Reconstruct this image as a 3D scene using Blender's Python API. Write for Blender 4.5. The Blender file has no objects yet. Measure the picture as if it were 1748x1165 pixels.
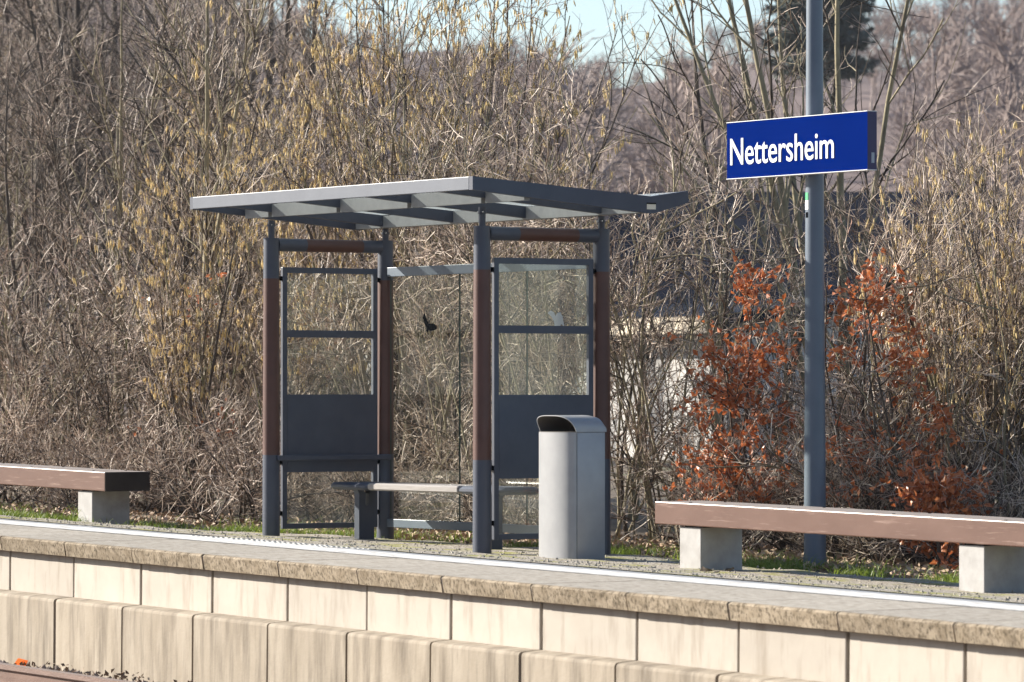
import bpy, math, random
import numpy as np
from mathutils import Vector, Matrix, Euler
S = bpy.context.scene
COL = S.collection
PI = math.pi

# ------------------------------------------------------------------ camera
cam_d = bpy.data.cameras.new("camera"); cam = bpy.data.objects.new("camera", cam_d); COL.objects.link(cam)
CAM = np.array([24.1298, -14.6299, 1.1231]); YAW = math.radians(56.7675); PIT = math.radians(0.6461); FPX = 7583.39
FWD = np.array([-math.sin(YAW)*math.cos(PIT), math.cos(YAW)*math.cos(PIT), math.sin(PIT)])
RGT = np.array([math.cos(YAW), math.sin(YAW), 0.0]); UPV = np.cross(RGT, FWD)
cam.matrix_world = Matrix(((RGT[0], UPV[0], -FWD[0], CAM[0]), (RGT[1], UPV[1], -FWD[1], CAM[1]),
                           (RGT[2], UPV[2], -FWD[2], CAM[2]), (0, 0, 0, 1)))
cam_d.sensor_width = 36; cam_d.lens = FPX*36/1748
cam_d.clip_start = 1; cam_d.clip_end = 3000
cam_d.dof.use_dof = True; cam_d.dof.focus_distance = 35.0; cam_d.dof.aperture_fstop = 5.2
S.camera = cam
# ------------------------------------------------------------------ light
SUN_EL = math.radians(24); SUN_H = np.array([-0.85, -0.53]); SUN_H /= np.linalg.norm(SUN_H)
w = bpy.data.worlds.new("World"); S.world = w; w.use_nodes = True
sky = w.node_tree.nodes.new('ShaderNodeTexSky'); sky.sky_type = 'NISHITA'; sky.sun_disc = False
sky.sun_elevation = SUN_EL; sky.sun_rotation = math.atan2(SUN_H[0], SUN_H[1])
sky.altitude = 450; sky.air_density = 1.0; sky.dust_density = 1.5; sky.ozone_density = 2.2
bg = w.node_tree.nodes['Background']; w.node_tree.links.new(sky.outputs[0], bg.inputs[0]); bg.inputs[1].default_value = 0.08
sd = bpy.data.lights.new("sun", 'SUN'); sd.energy = 5.0; sd.angle = math.radians(0.5); sd.color = (1.0, 0.93, 0.82)
sun = bpy.data.objects.new("sun", sd); COL.objects.link(sun)
sv = Vector((SUN_H[0]*math.cos(SUN_EL), SUN_H[1]*math.cos(SUN_EL), math.sin(SUN_EL)))
sun.rotation_euler = sv.to_track_quat('Z', 'Y').to_euler(); sun.location = (-20, -20, 20)
S.view_settings.view_transform = 'Standard'; S.view_settings.look = 'None'
S.view_settings.exposure = 1.33; S.view_settings.gamma = 1.0
S.cycles.max_bounces = 8; S.cycles.transparent_max_bounces = 24; S.cycles.diffuse_bounces = 3

# ------------------------------------------------------------------ terrain profile
G = 0.01363                                                # the line runs downhill to the right
YS = np.array([-40, 0, 1.3, 3.3, 4.5, 7, 30, 900.]); HS = np.array([0, 0, -.006, -.14, -.172, -.2, -.4, -.4])
def hz(x, y):
    xx = np.clip(x, -70, 70)
    return -G*xx + np.interp(y, YS, HS)

# ------------------------------------------------------------------ materials
def lnk(nt, a, b): nt.links.new(a, b)
MATS = {}
def mat(name, c1, c2=None, scale=8.0, rough=0.6, metal=0.0, detail=6, bump=0.0, bscale=None, stretch=(1, 1, 1),
        lo=0.35, hi=0.65, third=None, tscale=3.0, tlo=0.5, thi=0.7, tstretch=(1, 1, 1), rand=0.0, spec=0.5, coords='Object', transl=0.0):
    m = bpy.data.materials.new(name); m.use_nodes = True; nt = m.node_tree; N = nt.nodes
    p = N['Principled BSDF']; p.inputs['Roughness'].default_value = rough; p.inputs['Metallic'].default_value = metal
    p.inputs['Specular IOR Level'].default_value = spec
    tc = N.new('ShaderNodeTexCoord')
    def noise(sc, st, det=detail, rg=0.6):
        mp = N.new('ShaderNodeMapping'); mp.inputs['Scale'].default_value = st
        lnk(nt, tc.outputs[coords], mp.inputs['Vector'])
        n = N.new('ShaderNodeTexNoise'); n.inputs['Scale'].default_value = sc; n.inputs['Detail'].default_value = det
        n.inputs['Roughness'].default_value = rg
        vec = mp.outputs[0]
        if rand:
            oi = N.new('ShaderNodeObjectInfo'); ad = N.new('ShaderNodeVectorMath'); ad.operation = 'ADD'
            ml = N.new('ShaderNodeMath'); ml.operation = 'MULTIPLY'; ml.inputs[1].default_value = 37.0
            lnk(nt, oi.outputs['Random'], ml.inputs[0]); lnk(nt, vec, ad.inputs[0]); lnk(nt, ml.outputs[0], ad.inputs[1]); vec = ad.outputs[0]
        lnk(nt, vec, n.inputs['Vector']); return n
    def ramp(n, a, b):
        r = N.new('ShaderNodeMapRange'); r.inputs[1].default_value = a; r.inputs[2].default_value = b; r.clamp = True
        lnk(nt, n.outputs[0], r.inputs[0]); return r
    col = None
    if c2 is not None:
        n1 = noise(scale, stretch); r1 = ramp(n1, lo, hi)
        mx = N.new('ShaderNodeMix'); mx.data_type = 'RGBA'
        mx.inputs[6].default_value = (*c1, 1); mx.inputs[7].default_value = (*c2, 1)
        lnk(nt, r1.outputs[0], mx.inputs[0]); col = mx.outputs[2]
        if third is not None:
            n2 = noise(tscale, tstretch); r2 = ramp(n2, tlo, thi)
            m2 = N.new('ShaderNodeMix'); m2.data_type = 'RGBA'; lnk(nt, col, m2.inputs[6]); m2.inputs[7].default_value = (*third, 1)
            lnk(nt, r2.outputs[0], m2.inputs[0]); col = m2.outputs[2]
    else:
        p.inputs['Base Color'].default_value = (*c1, 1)
    if rand and col is not None:
        oi = N.new('ShaderNodeObjectInfo'); mr = N.new('ShaderNodeMapRange'); mr.inputs[3].default_value = 1-rand; mr.inputs[4].default_value = 1+rand
        lnk(nt, oi.outputs['Random'], mr.inputs[0])
        hs = N.new('ShaderNodeHueSaturation'); lnk(nt, mr.outputs[0], hs.inputs['Value']); lnk(nt, col, hs.inputs['Color']); col = hs.outputs[0]
    if col is not None: lnk(nt, col, p.inputs['Base Color'])
    if bump:
        nb = noise(bscale or scale*3, (1, 1, 1), 4); b = N.new('ShaderNodeBump'); b.inputs['Strength'].default_value = bump
        b.inputs['Distance'].default_value = 0.01; lnk(nt, nb.outputs[0], b.inputs['Height']); lnk(nt, b.outputs[0], p.inputs['Normal'])
    if transl:
        t = N.new('ShaderNodeBsdfTranslucent'); ms = N.new('ShaderNodeMixShader'); ms.inputs[0].default_value = transl
        if col is not None: lnk(nt, col, t.inputs[0])
        else: t.inputs[0].default_value = (*c1, 1)
        lnk(nt, p.outputs[0], ms.inputs[1]); lnk(nt, t.outputs[0], ms.inputs[2]); lnk(nt, ms.outputs[0], N['Material Output'].inputs[0])
    MATS[name] = m; return m

steel = mat('blue_grey_paint', (.040, .049, .074), (.052, .062, .088), 6, .42, bump=.03, bscale=60)
purl_m = mat('galvanised_beam', (.20, .212, .225), (.25, .262, .275), 9, .5)
steel_lt = mat('fascia_paint', (.095, .108, .135), (.11, .124, .152), 5, .4, bump=.02, bscale=60)
brown = mat('brown_paint', (.066, .025, .018), (.084, .034, .025), 6, .45, bump=.03, bscale=60)
darkm = mat('dark_fitting', (.005, .0055, .007), rough=.9, spec=.0)
pole_m = mat('pole_paint', (.10, .128, .165), (.118, .146, .185), 4, .38, bump=.02, bscale=50)
silver = mat('silver_paint', (.275, .28, .29), (.31, .315, .325), 7, .38, metal=.15, bump=.015, bscale=80)
bin_in = mat('bin_inside', (.11, .10, .095), rough=.7)
sign_bl = mat('sign_blue', (.0012, .0115, .115), (.0016, .013, .125), 3, .7, spec=0.0)
sign_edge = mat('sign_edge', (.022, .014, .075), rough=.45)
white_p = mat('white_print', (.85, .85, .84), rough=.5)
seat_m = mat('seat_slats', (.24, .222, .21), (.31, .29, .275), 14, .4, stretch=(.3, 6, 6))
beam_m = mat('bench_beam_paint', (.088, .037, .023), (.115, .055, .038), 5, .42, stretch=(.5, 1, 1), third=(.22, .14, .11), tscale=34, tlo=.58, thi=.72, tstretch=(.10, 1, 1.6), bump=.06, bscale=40)
beam_top = mat('grey_tan_beam_top', (.22, .185, .16), (.30, .26, .225), 6, .6, stretch=(.4, 3, 1), third=(.15, .10, .085), tscale=5, tlo=.55, thi=.75)  # top face of the beam, paler and greyer than its sides
beam_end = mat('shaded_beam_end', (.022, .017, .016), (.034, .027, .025), 6, .6, spec=.2)  # end face away from the sun, its shade put into the dark colour
leg_c = mat('leg_concrete', (.31, .30, .29), (.385, .375, .365), 9, .85, bump=.12, bscale=50, third=(.25, .235, .22), tscale=5, tlo=.55, thi=.75)
coping_top = mat('coping_top_concrete', (.40, .365, .315), (.29, .26, .215), 16, .9, bump=.35, bscale=70, lo=.40, hi=.64, third=(.20, .175, .145), tscale=30, tlo=.56, thi=.7, tstretch=(.5, 1, 1), rand=.06, spec=.08)
coping_m = mat('coping_concrete', (.33, .275, .205), (.235, .19, .135), 12, .9, bump=.25, bscale=130, lo=.40, hi=.62, third=(.10, .08, .057), tscale=62, tlo=.47, thi=.64, tstretch=(1.0, .3, .62), rand=.12, spec=.08)
wall_up = mat('wall_concrete_smooth', (.37, .33, .28), (.415, .375, .32), 3.5, .85, bump=.08, bscale=30, third=(.25, .21, .165), tscale=6, tlo=.50, thi=.8, tstretch=(2.0, 2, .35), rand=.06)
wall_lo = mat('wall_concrete_streaked', (.33, .282, .22), (.25, .207, .153), 3.2, .88, bump=.2, bscale=40, stretch=(1.6, 1, .5), lo=.38, hi=.66, third=(.135, .108, .078), tscale=5.5, tlo=.45, thi=.72, tstretch=(2.2, 1, .25), rand=.09)
joint_m = mat('joint_fill', (.045, .038, .03), rough=.95)
mortar_m = mat('mortar', (.60, .53, .44), (.35, .29, .23), 3, .9)
splash_m = mat('white_splash', (.62, .59, .54), (.46, .42, .36), 22, .9, spec=.1)
soil_m = mat('soil', (.06, .048, .035), rough=.95)
gravel_m = mat('gravel', (.20, .175, .145), (.47, .43, .37), 42, .95, bump=.8, bscale=70, lo=.4, hi=.58, third=(.30, .29, .10), tscale=2.6, tlo=.51, thi=.62, detail=9, coords='Generated' if False else 'Object', spec=.08)
paver_m = mat('grey_pavers', (.27, .28, .295), (.33, .34, .35), 20, .9, bump=.2, bscale=80, third=(.24, .24, .24), tscale=3, tlo=.5, thi=.7, spec=.08)
line_m = mat('white_line_paint', (.56, .55, .525), (.66, .65, .62), 12, .8, third=(.34, .32, .30), tscale=14, tlo=.50, thi=.68, tstretch=(.5, 2, 1), spec=.08)
tact_m = mat('tactile_white', (.40, .39, .37), (.55, .54, .51), 14, .85, bump=.3, bscale=60, spec=.08)
ground_m = mat('leaf_litter_ground', (.085, .062, .040), (.16, .12, .08), 6, .95, bump=.8, bscale=18, third=(.07, .085, .025), tscale=.8, tlo=.52, thi=.66, detail=10)
hill_m = mat('hillside', (.105, .075, .070), (.14, .10, .092), .06, .95, third=(.085, .06, .058), tscale=.15, tlo=.5, thi=.7)
meadow_m = mat('pale_meadow', (.36, .36, .42), (.42, .41, .46), .2, .95)
rail_m = mat('rusty_rail', (.11, .056, .040), (.16, .09, .066), 18, .55, bump=.2, bscale=60, stretch=(.2, 1, 1))
railtop_m = mat('rail_head', (.26, .19, .16), (.34, .26, .22), 10, .35, metal=.5, stretch=(.05, 1, 1))
stone_m = mat('ballast_stone', (.12, .10, .09), (.26, .21, .18), 14, .9, rand=.2)
grit_m = mat('grit', (.22, .19, .15), (.42, .38, .31), 9, .9)
grass_m = mat('grass_blades', (.11, .17, .02), (.22, .28, .04), 3.5, .55, transl=.35, third=(.36, .33, .10), tscale=6, tlo=.56, thi=.72)
dryleaf_m = mat('dry_leaves', (.30, .19, .12), (.46, .33, .22), 9, .7, third=(.58, .49, .4), tscale=7, tlo=.6, thi=.7)
dryleaf_dk = mat('dark_dry_leaves', (.12, .075, .045), (.24, .16, .10), 9, .7, third=(.36, .28, .2), tscale=7, tlo=.6, thi=.7)
beech_m = mat('beech_leaves', (.36, .090, .028), (.62, .235, .090), 17, .4, transl=.3, third=(.70, .42, .25), tscale=13, tlo=.58, thi=.72)
catkin_m = mat('catkin', (.72, .54, .23), (.88, .70, .36), 4, .7, transl=.15, rand=.1)
bark = mat('bark', (.12, .09, .062), (.30, .24, .165), 9, .85, third=(.15, .15, .06), tscale=2.5, tlo=.5, thi=.66, rand=.18)
bark_dark = mat('dark_bark', (.05, .039, .030), (.115, .09, .07), 6, .9, rand=.15)
bark_green = mat('mossy_bark', (.20, .17, .105), (.34, .295, .185), 6, .85, third=(.14, .115, .08), tscale=3, tlo=.5, thi=.68)
twig_tan = mat('twig_tan', (.30, .215, .155), (.55, .43, .335), 5, .55, third=(.13, .09, .065), tscale=2, tlo=.5, thi=.65, rand=.15)
twig_grey = mat('twig_grey', (.33, .23, .17), (.63, .49, .395), 5, .55, third=(.15, .095, .07), tscale=2, tlo=.5, thi=.65, rand=.18)
twig_red = mat('twig_red', (.38, .22, .17), (.52, .34, .27), 5, .6, rand=.12)
willow_m = mat('willow_twig', (.26, .17, .055), (.36, .25, .09), 3, .6)
twig_dark = mat('twig_dark', (.08, .050, .035), (.16, .105, .076), 5, .6, rand=.2)
twig_pale = mat('twig_pale', (.48, .375, .29), (.76, .64, .53), 4, .5, third=(.30, .23, .17), tscale=2, tlo=.52, thi=.66, rand=.12)
far_twig = mat('far_twig', (.24, .185, .17), (.34, .275, .25), .3, .8)
needle_m = mat('conifer_needles', (.030, .048, .040), (.055, .075, .06), 2, .7)
roof_bl = mat('dark_roof_tiles', (.009, .012, .022), (.015, .018, .03), 1.2, .8, bump=.3, bscale=8, spec=.1)
render_w = mat('white_render', (.40, .385, .365), (.52, .505, .48), .8, .85)
render_g = mat('pale_render', (.60, .60, .63), (.68, .68, .70), .6, .85)
trim_m = mat('eave_trim', (.66, .56, .42), rough=.7)
win_m = mat('dark_window', (.03, .035, .045), rough=.15)
plate_m = mat('cream_plate', (.80, .74, .58), rough=.5)
green_m = mat('sticker_green', (.02, .30, .12), rough=.5)
grey_st = mat('sticker_grey', (.35, .38, .42), rough=.6)
orange_m = mat('orange_scrap_foil', (.50, .09, .01), rough=.85, spec=.05)

def glass_mat(name, tint, frost=0.0, stripes=False):
    m = bpy.data.materials.new(name); m.use_nodes = True; nt = m.node_tree; N = nt.nodes
    N.remove(N['Principled BSDF'])
    tr = N.new('ShaderNodeBsdfTransparent'); tr.inputs[0].default_value = (*tint, 1)
    gl = N.new('ShaderNodeBsdfGlossy'); gl.inputs['Roughness'].default_value = 0.015
    lw = N.new('ShaderNodeLayerWeight'); lw.inputs[0].default_value = .5; pw5 = N.new('ShaderNodeMath'); pw5.operation = 'POWER'; pw5.inputs[1].default_value = 5
    lnk(nt, lw.outputs['Facing'], pw5.inputs[0]); fr = N.new('ShaderNodeMapRange'); fr.inputs[3].default_value = .035; fr.inputs[4].default_value = .9; lnk(nt, pw5.outputs[0], fr.inputs[0])
    mx = N.new('ShaderNodeMixShader'); lnk(nt, fr.outputs[0], mx.inputs[0]); lnk(nt, tr.outputs[0], mx.inputs[1]); lnk(nt, gl.outputs[0], mx.inputs[2])
    out = mx.outputs[0]
    if frost:
        tl = N.new('ShaderNodeBsdfTranslucent'); tl.inputs[0].default_value = (.72, .76, .76, 1)
        df = N.new('ShaderNodeBsdfDiffuse'); df.inputs[0].default_value = (.6, .62, .6, 1)
        ad = N.new('ShaderNodeMixShader'); ad.inputs[0].default_value = .4; lnk(nt, tl.outputs[0], ad.inputs[1]); lnk(nt, df.outputs[0], ad.inputs[2])
        m2 = N.new('ShaderNodeMixShader'); m2.inputs[0].default_value = frost
        tc = N.new('ShaderNodeTexCoord')
        if stripes:
            wv = N.new('ShaderNodeTexWave'); wv.inputs['Scale'].default_value = 8.0; wv.inputs['Distortion'].default_value = 0
            lnk(nt, tc.outputs['Object'], wv.inputs['Vector'])
            mr = N.new('ShaderNodeMapRange'); mr.inputs[1].default_value = .4; mr.inputs[2].default_value = .6; mr.inputs[3].default_value = .02; mr.inputs[4].default_value = frost
            lnk(nt, wv.outputs['Fac'], mr.inputs[0]); lnk(nt, mr.outputs[0], m2.inputs[0])
        else:
            nz = N.new('ShaderNodeTexNoise'); nz.inputs['Scale'].default_value = 4; nz.inputs['Detail'].default_value = 6; lnk(nt, tc.outputs['Object'], nz.inputs['Vector'])
            mr = N.new('ShaderNodeMapRange'); mr.inputs[1].default_value = .35; mr.inputs[2].default_value = .75; mr.inputs[3].default_value = frost*.3; mr.inputs[4].default_value = frost*1.5
            lnk(nt, nz.outputs[0], mr.inputs[0]); lnk(nt, mr.outputs[0], m2.inputs[0])
        lnk(nt, out, m2.inputs[1]); lnk(nt, ad.outputs[0], m2.inputs[2]); out = m2.outputs[0]
    lnk(nt, out, N['Material Output'].inputs[0]); return m
glass_m = glass_mat('window_glass', (.95, .967, .95), .012)
roofglass_m = glass_mat('roof_glass', (.93, .96, .95), .62, True)
glassedge_m = mat('glass_edge', (.015, .05, .04), rough=.3)

# ------------------------------------------------------------------ mesh helpers
class MB:
    """collects shapes; build() links them as ONE mesh object"""
    def __init__(s): s.v = []; s.f = []; s.mi = []
    def add(s, verts, faces, mi=0):
        o = len(s.v); s.v += [tuple(map(float, q)) for q in verts]; s.f += [tuple(i+o for i in f) for f in faces]; s.mi += [mi]*len(faces)
    def box(s, a, b, mi=0, bev=0.0):
        x0, y0, z0 = a; x1, y1, z1 = b
        if bev <= 0:
            s.add([(x0, y0, z0), (x1, y0, z0), (x1, y1, z0), (x0, y1, z0), (x0, y0, z1), (x1, y0, z1), (x1, y1, z1), (x0, y1, z1)],
                  [(0, 3, 2, 1), (4, 5, 6, 7), (0, 1, 5, 4), (1, 2, 6, 5), (2, 3, 7, 6), (3, 0, 4, 7)], mi); return
        import bmesh
        bm = bmesh.new(); vs = [bm.verts.new(q) for q in [(x0, y0, z0), (x1, y0, z0), (x1, y1, z0), (x0, y1, z0), (x0, y0, z1), (x1, y0, z1), (x1, y1, z1), (x0, y1, z1)]]
        for f in [(0, 3, 2, 1), (4, 5, 6, 7), (0, 1, 5, 4), (1, 2, 6, 5), (2, 3, 7, 6), (3, 0, 4, 7)]: bm.faces.new([vs[i] for i in f])
        bmesh.ops.bevel(bm, geom=list(bm.edges), offset=bev, segments=2, affect='EDGES', profile=.5)
        bm.verts.index_update(); s.add([v.co[:] for v in bm.verts], [[v.index for v in f.verts] for f in bm.faces], mi); bm.free()
    def prism(s, poly, axis, t0, t1, mi=0):
        """poly: list of 2-d points; axis 'x' -> (y,z), 'y' -> (x,z), 'z' -> (x,y)"""
        n = len(poly)
        def P(p, t):
            return {'x': (t, p[0], p[1]), 'y': (p[0], t, p[1]), 'z': (p[0], p[1], t)}[axis]
        s.add([P(p, t0) for p in poly]+[P(p, t1) for p in poly],
              [tuple(range(n))[::-1], tuple(range(n, 2*n))]+[(i, (i+1) % n, n+(i+1) % n, n+i) for i in range(n)], mi)
    def tube(s, p0, p1, r0, r1=None, n=20, mi=0, cap=True):
        r1 = r0 if r1 is None else r1
        p0 = Vector(p0); p1 = Vector(p1); d = (p1-p0).normalized(); a = d.orthogonal().normalized(); b = d.cross(a)
        vs = [p+(a*math.cos(2*PI*i/n)+b*math.sin(2*PI*i/n))*r for p, r in ((p0, r0), (p1, r1)) for i in range(n)]
        fs = [(i, (i+1) % n, n+(i+1) % n, n+i) for i in range(n)]
        if cap: fs += [tuple(range(n))[::-1], tuple(range(n, 2*n))]
        s.add(vs, fs, mi)
    def build(s, name, mats, parent=None, smooth=False, loc=None):
        me = bpy.data.meshes.new(name); me.from_pydata(s.v, [], s.f)
        for m in (mats if isinstance(mats, (list, tuple)) else [mats]): me.materials.append(m)
        me.polygons.foreach_set('material_index', s.mi)
        if smooth:
            me.polygons.foreach_set('use_smooth', [True]*len(s.f))
            me.set_sharp_from_angle(angle=math.radians(38))
        import bmesh
        bm = bmesh.new(); bm.from_mesh(me); bmesh.ops.recalc_face_normals(bm, faces=bm.faces); bm.to_mesh(me); bm.free()
        o = bpy.data.objects.new(name, me); COL.objects.link(o)
        if parent is not None: o.parent = parent
        if loc is not None: o.location = loc
        return o
def npmesh(name, V, F, mats, parent=None, mi=None, smooth=True):
    me = bpy.data.meshes.new(name); V = np.ascontiguousarray(V, dtype=np.float32); F = np.ascontiguousarray(F, dtype=np.int32)
    nf, k = F.shape
    me.vertices.add(len(V)); me.vertices.foreach_set('co', V.ravel())
    me.loops.add(nf*k); me.loops.foreach_set('vertex_index', F.ravel())
    me.polygons.add(nf); me.polygons.foreach_set('loop_start', np.arange(nf, dtype=np.int32)*k)
    if mi is not None: me.polygons.foreach_set('material_index', np.asarray(mi, dtype=np.int32))
    me.polygons.foreach_set('use_smooth', np.full(nf, smooth))
    for m in (mats if isinstance(mats, (list, tuple)) else [mats]): me.materials.append(m)
    me.update(calc_edges=True); me.validate()
    o = bpy.data.objects.new(name, me); COL.objects.link(o)
    if parent is not None: o.parent = parent
    return o
def tag(o, label=None, cat=None, group=None, kind=None):
    if label: o['label'] = label
    if cat: o['category'] = cat
    if group: o['group'] = group
    if kind: o['kind'] = kind
    return o
def empty(name, loc=(0, 0, 0), rz=0.0):
    o = bpy.data.objects.new(name, None); COL.objects.link(o); o.location = loc; o.rotation_euler = (0, 0, rz); o.empty_display_size = .3; return o
def dup(root, loc, rz=0.0, scale=1.0, label=None, group=None):
    r = root.copy(); COL.objects.link(r); r.location = loc; r.rotation_euler = (0, 0, rz); r.scale = (scale,)*3 if not isinstance(scale, tuple) else scale
    if label: r['label'] = label
    if group: r['group'] = group
    for ch in list(root.children):
        c = ch.copy(); COL.objects.link(c); c.parent = r
        for g2 in list(ch.children):
            d = g2.copy(); COL.objects.link(d); d.parent = c
    return r

# ------------------------------------------------------------------ setting: ground, path, markings
def sheet(name, xs, ys, zf, m, kind='structure'):
    X, Y = np.meshgrid(xs, ys); Z = zf(X, Y); V = np.stack([X, Y, Z], -1).reshape(-1, 3); nx = len(xs); ny = len(ys)
    i = np.arange((ny-1)*(nx-1)); r = i//(nx-1); c = i % (nx-1); a = r*nx+c
    F = np.stack([a, a+1, a+nx+1, a+nx], -1); o = npmesh(name, V, F, m); o['kind'] = kind; return o
YG = np.array([.5, .9, 1.3, 1.9, 2.6, 3.3, 3.9, 4.5, 5.2, 6, 7, 9, 12, 16, 22, 30, 45, 70, 110, 170, 260, 500])
XG = np.concatenate([np.array([-700, -400, -250, -150, -100, -70, -55]), np.arange(-46, 20.1, 1.0), np.array([26, 35, 50, 70, 150, 400])])
sheet('ground', XG, YG, lambda X, Y: hz(X, Y)-.03, ground_m)
def edge_y(x):                                              # where the gravel gives way to grass
    return np.interp(x, [-30, -12, -9.4, -8, -7.2, -5, -3.9, -2.2, -.6, .3, 2, 12], [2.7, 2.75, 2.9, 3.35, 4.3, 4.75, 4.9, 4.55, 4.45, 4.6, 4.5, 4.5]) + .07*np.sin(x*5.1)+.05*np.sin(x*11.7+1)
xs = np.arange(-16, 12.01, .1); T = np.array([0, .08, .16, .25, .34, .43, .52, .61, .7, .8, .9, 1.0])
X = np.repeat(xs[None], len(T), 0); Y = 1.74+.02*np.sin(xs*7)[None]*(1-T[:, None])+(edge_y(xs)[None]-1.74)*T[:, None]
Z = hz(X, Y)+.008+.005*np.sin(X*9+Y*7)*np.minimum(1, T[:, None]*4)*(T[:, None] < .99); Z[-1] -= .03
V = np.stack([X, Y, Z], -1).reshape(-1, 3); nx = len(xs); i = np.arange((len(T)-1)*(nx-1)); a = i//(nx-1)*nx+i % (nx-1)
o = npmesh('gravel_path', V, np.stack([a, a+1, a+nx+1, a+nx], -1), gravel_m); o['kind'] = 'structure'
sheet('pavement', np.array([-16, -8, 0, 8, 12.]), np.array([.931, 1.3, 1.75]), lambda X, Y: hz(X, Y)+.002, paver_m)
sheet('white_line', np.array([-16, -8, 0, 8, 12.]), np.array([.94, 1.1, 1.26]), lambda X, Y: hz(X, Y)+.007, line_m)
mb = MB()                                                   # tactile field of ridged tiles set into the paving
for k in range(7):
    for r in range(2):
        for q in range(7):
            x0 = -4.75+k*.3; y0 = 1.28+r*.3; yy = y0+.012+q*.041
            xm = x0+.144; z0 = float(hz(xm, yy))
            mb.prism([(yy, z0+.002), (yy+.03, z0+.002), (yy+.024, z0+.006), (yy+.006, z0+.006)], 'x', x0, x0+.288)
o = mb.build('tactile_paving', tact_m); o['kind'] = 'structure'

# ------------------------------------------------------------------ platform wall: coping slabs and two courses of concrete units
pw = tag(empty('platform_wall', (0, 0, 0)), 'long pale concrete platform edge of overhanging slabs and stepped wall units', 'wall')
TILT = math.atan(G)
def coping_mb(rs):
    m = MB(); e = .004
    P = [(0.012, -.003), (0.03, 0.0), (.93, .0), (.93, -.1), (.035, -.107), (.018, -.104), (0.0, -.014)]
    e = .008; n = 12; xs = np.linspace(e, 1-e, n+1); vs = []
    for x in xs:
        for (y, z) in P:
            j = rs.normal(0, .0012, 2) if z > -.02 or y < .05 else (0, 0)
            vs.append((x, y+j[0], z+j[1]*.5))
    k = len(P); fs = [(i*k+j, i*k+(j+1) % k, (i+1)*k+(j+1) % k, (i+1)*k+j) for i in range(n) for j in range(k)]
    fs += [tuple(range(k)), tuple(range(n*k, n*k+k))[::-1]]
    m.add(vs, fs)
    for q in range(n*k):
        if q % k in (1, 2): m.mi[q] = 1
    return m
rs = np.random.RandomState(5)
cops = [coping_mb(rs).build('coping_slab', [coping_m, coping_top], pw) for _ in range(3)]
mb = MB(); mb.box((.012, .08, -.42), (.988, .30, -.1085), bev=.006); ub = mb.build('upper_wall_unit', wall_up, pw)
mb = MB(); pf = [(-.07, -1.3), (-.07, -.428), (-.067, -.417), (-.060, -.409), (-.048, -.405), (-.01, -.401), (.0795, -.396), (.0795, -1.3)]
mb.prism(pf, 'x', .012, .988); lb = mb.build('lower_wall_unit', wall_lo, pw)
for k in range(-12, 12):
    for proto, dx in ((cops[k % 3], 0), (ub, 0), (lb, 0)):
        if proto.get('used'): c = proto.copy(); COL.objects.link(c); c.parent = pw
        else: c = proto; c['used'] = 1
        c.location = (k+dx, rs.normal(0, .0022), -G*k); c.rotation_euler = (0, TILT, 0)
for o in (*cops, ub, lb):
    if 'used' in o: del o['used']
for o in list(pw.children):
    if 'used' in o: del o['used']
mb = MB(); mb.prism([(.12, -.41), (.29, -.41), (.29, -.12), (.12, -.12)], 'x', -12, 12); mb.prism([(-.02, -1.25), (.05, -1.25), (.05, -.42), (-.02, -.42)], 'x', -12, 12)
mo = MB()
for k in range(-12, 13): mo.prism([(.022, -.006), (.92, -.006), (.92, -.09), (.04, -.098), (.024, -.096), (.006, -.016)], 'x', k-.0075, k+.0075)
mo.build('mortar', mortar_m, pw).rotation_euler = (0, TILT, 0)
jb = mb.build('joint_filler', joint_m, pw); jb.rotation_euler = (0, TILT, 0)
mb = MB(); mb.prism([(.31, -1.5), (.9, -1.5), (.9, -.12), (.31, -.12)], 'x', -40, 40); o = mb.build('platform_fill', soil_m); o['kind'] = 'structure'; o.rotation_euler = (0, TILT, 0)

# ------------------------------------------------------------------ track
sheet('track_bed', np.linspace(-60, 40, 60), np.array([-14, -8, -4, -1.4, -.5, -.06]), lambda X, Y: -G*X-.95+.03*np.sin(X*3)*np.sin(Y*4), stone_m)
mb = MB(); prof = [(-.036, 0), (.036, 0), (.037, -.030), (.012, -.044), (.009, -.125), (.07, -.150), (.07, -.160), (-.07, -.160), (-.07, -.150), (-.009, -.125), (-.012, -.044), (-.037, -.030)]
n = len(prof)
def railpoly(): return [(y-.95, z) for y, z in prof]
mb.prism(railpoly(), 'x', -40, 30, 0)
mb.box((-40, -.985, .0005), (30, -.915, .0025), 1)
o = mb.build('rail', [rail_m, railtop_m]); o.location = (0, 0, -.775); o.rotation_euler = (0, TILT, 0)
tag(o, 'rusty steel rail running past the foot of the platform wall', 'rail')
rs = np.random.RandomState(8)
ico = np.array([(1, 0, 0), (-1, 0, 0), (0, 1, 0), (0, -1, 0), (0, 0, 1), (0, 0, -1.)]); icf = np.array([(0, 2, 4), (2, 1, 4), (1, 3, 4), (3, 0, 4), (2, 0, 5), (1, 2, 5), (3, 1, 5), (0, 3, 5)])
def rocks(n, xr, yr, zf, smin, smax):
    Vs = []; Fs = []
    for q in range(n):
        s = rs.uniform(smin, smax); v = ico*(1+rs.normal(0, .22, (6, 1)))*s*rs.uniform(.7, 1.3, (1, 3)); a = rs.uniform(0, 6.28); c, sn = math.cos(a), math.sin(a)
        v = v@np.array([[c, sn, 0], [-sn, c, 0], [0, 0, 1]]).T; x = rs.uniform(*xr); y = rs.uniform(*yr)
        Vs.append(v+np.array([x, y, zf(x, y)])); Fs.append(icf+6*q)
    return np.concatenate(Vs), np.concatenate(Fs)
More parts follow.
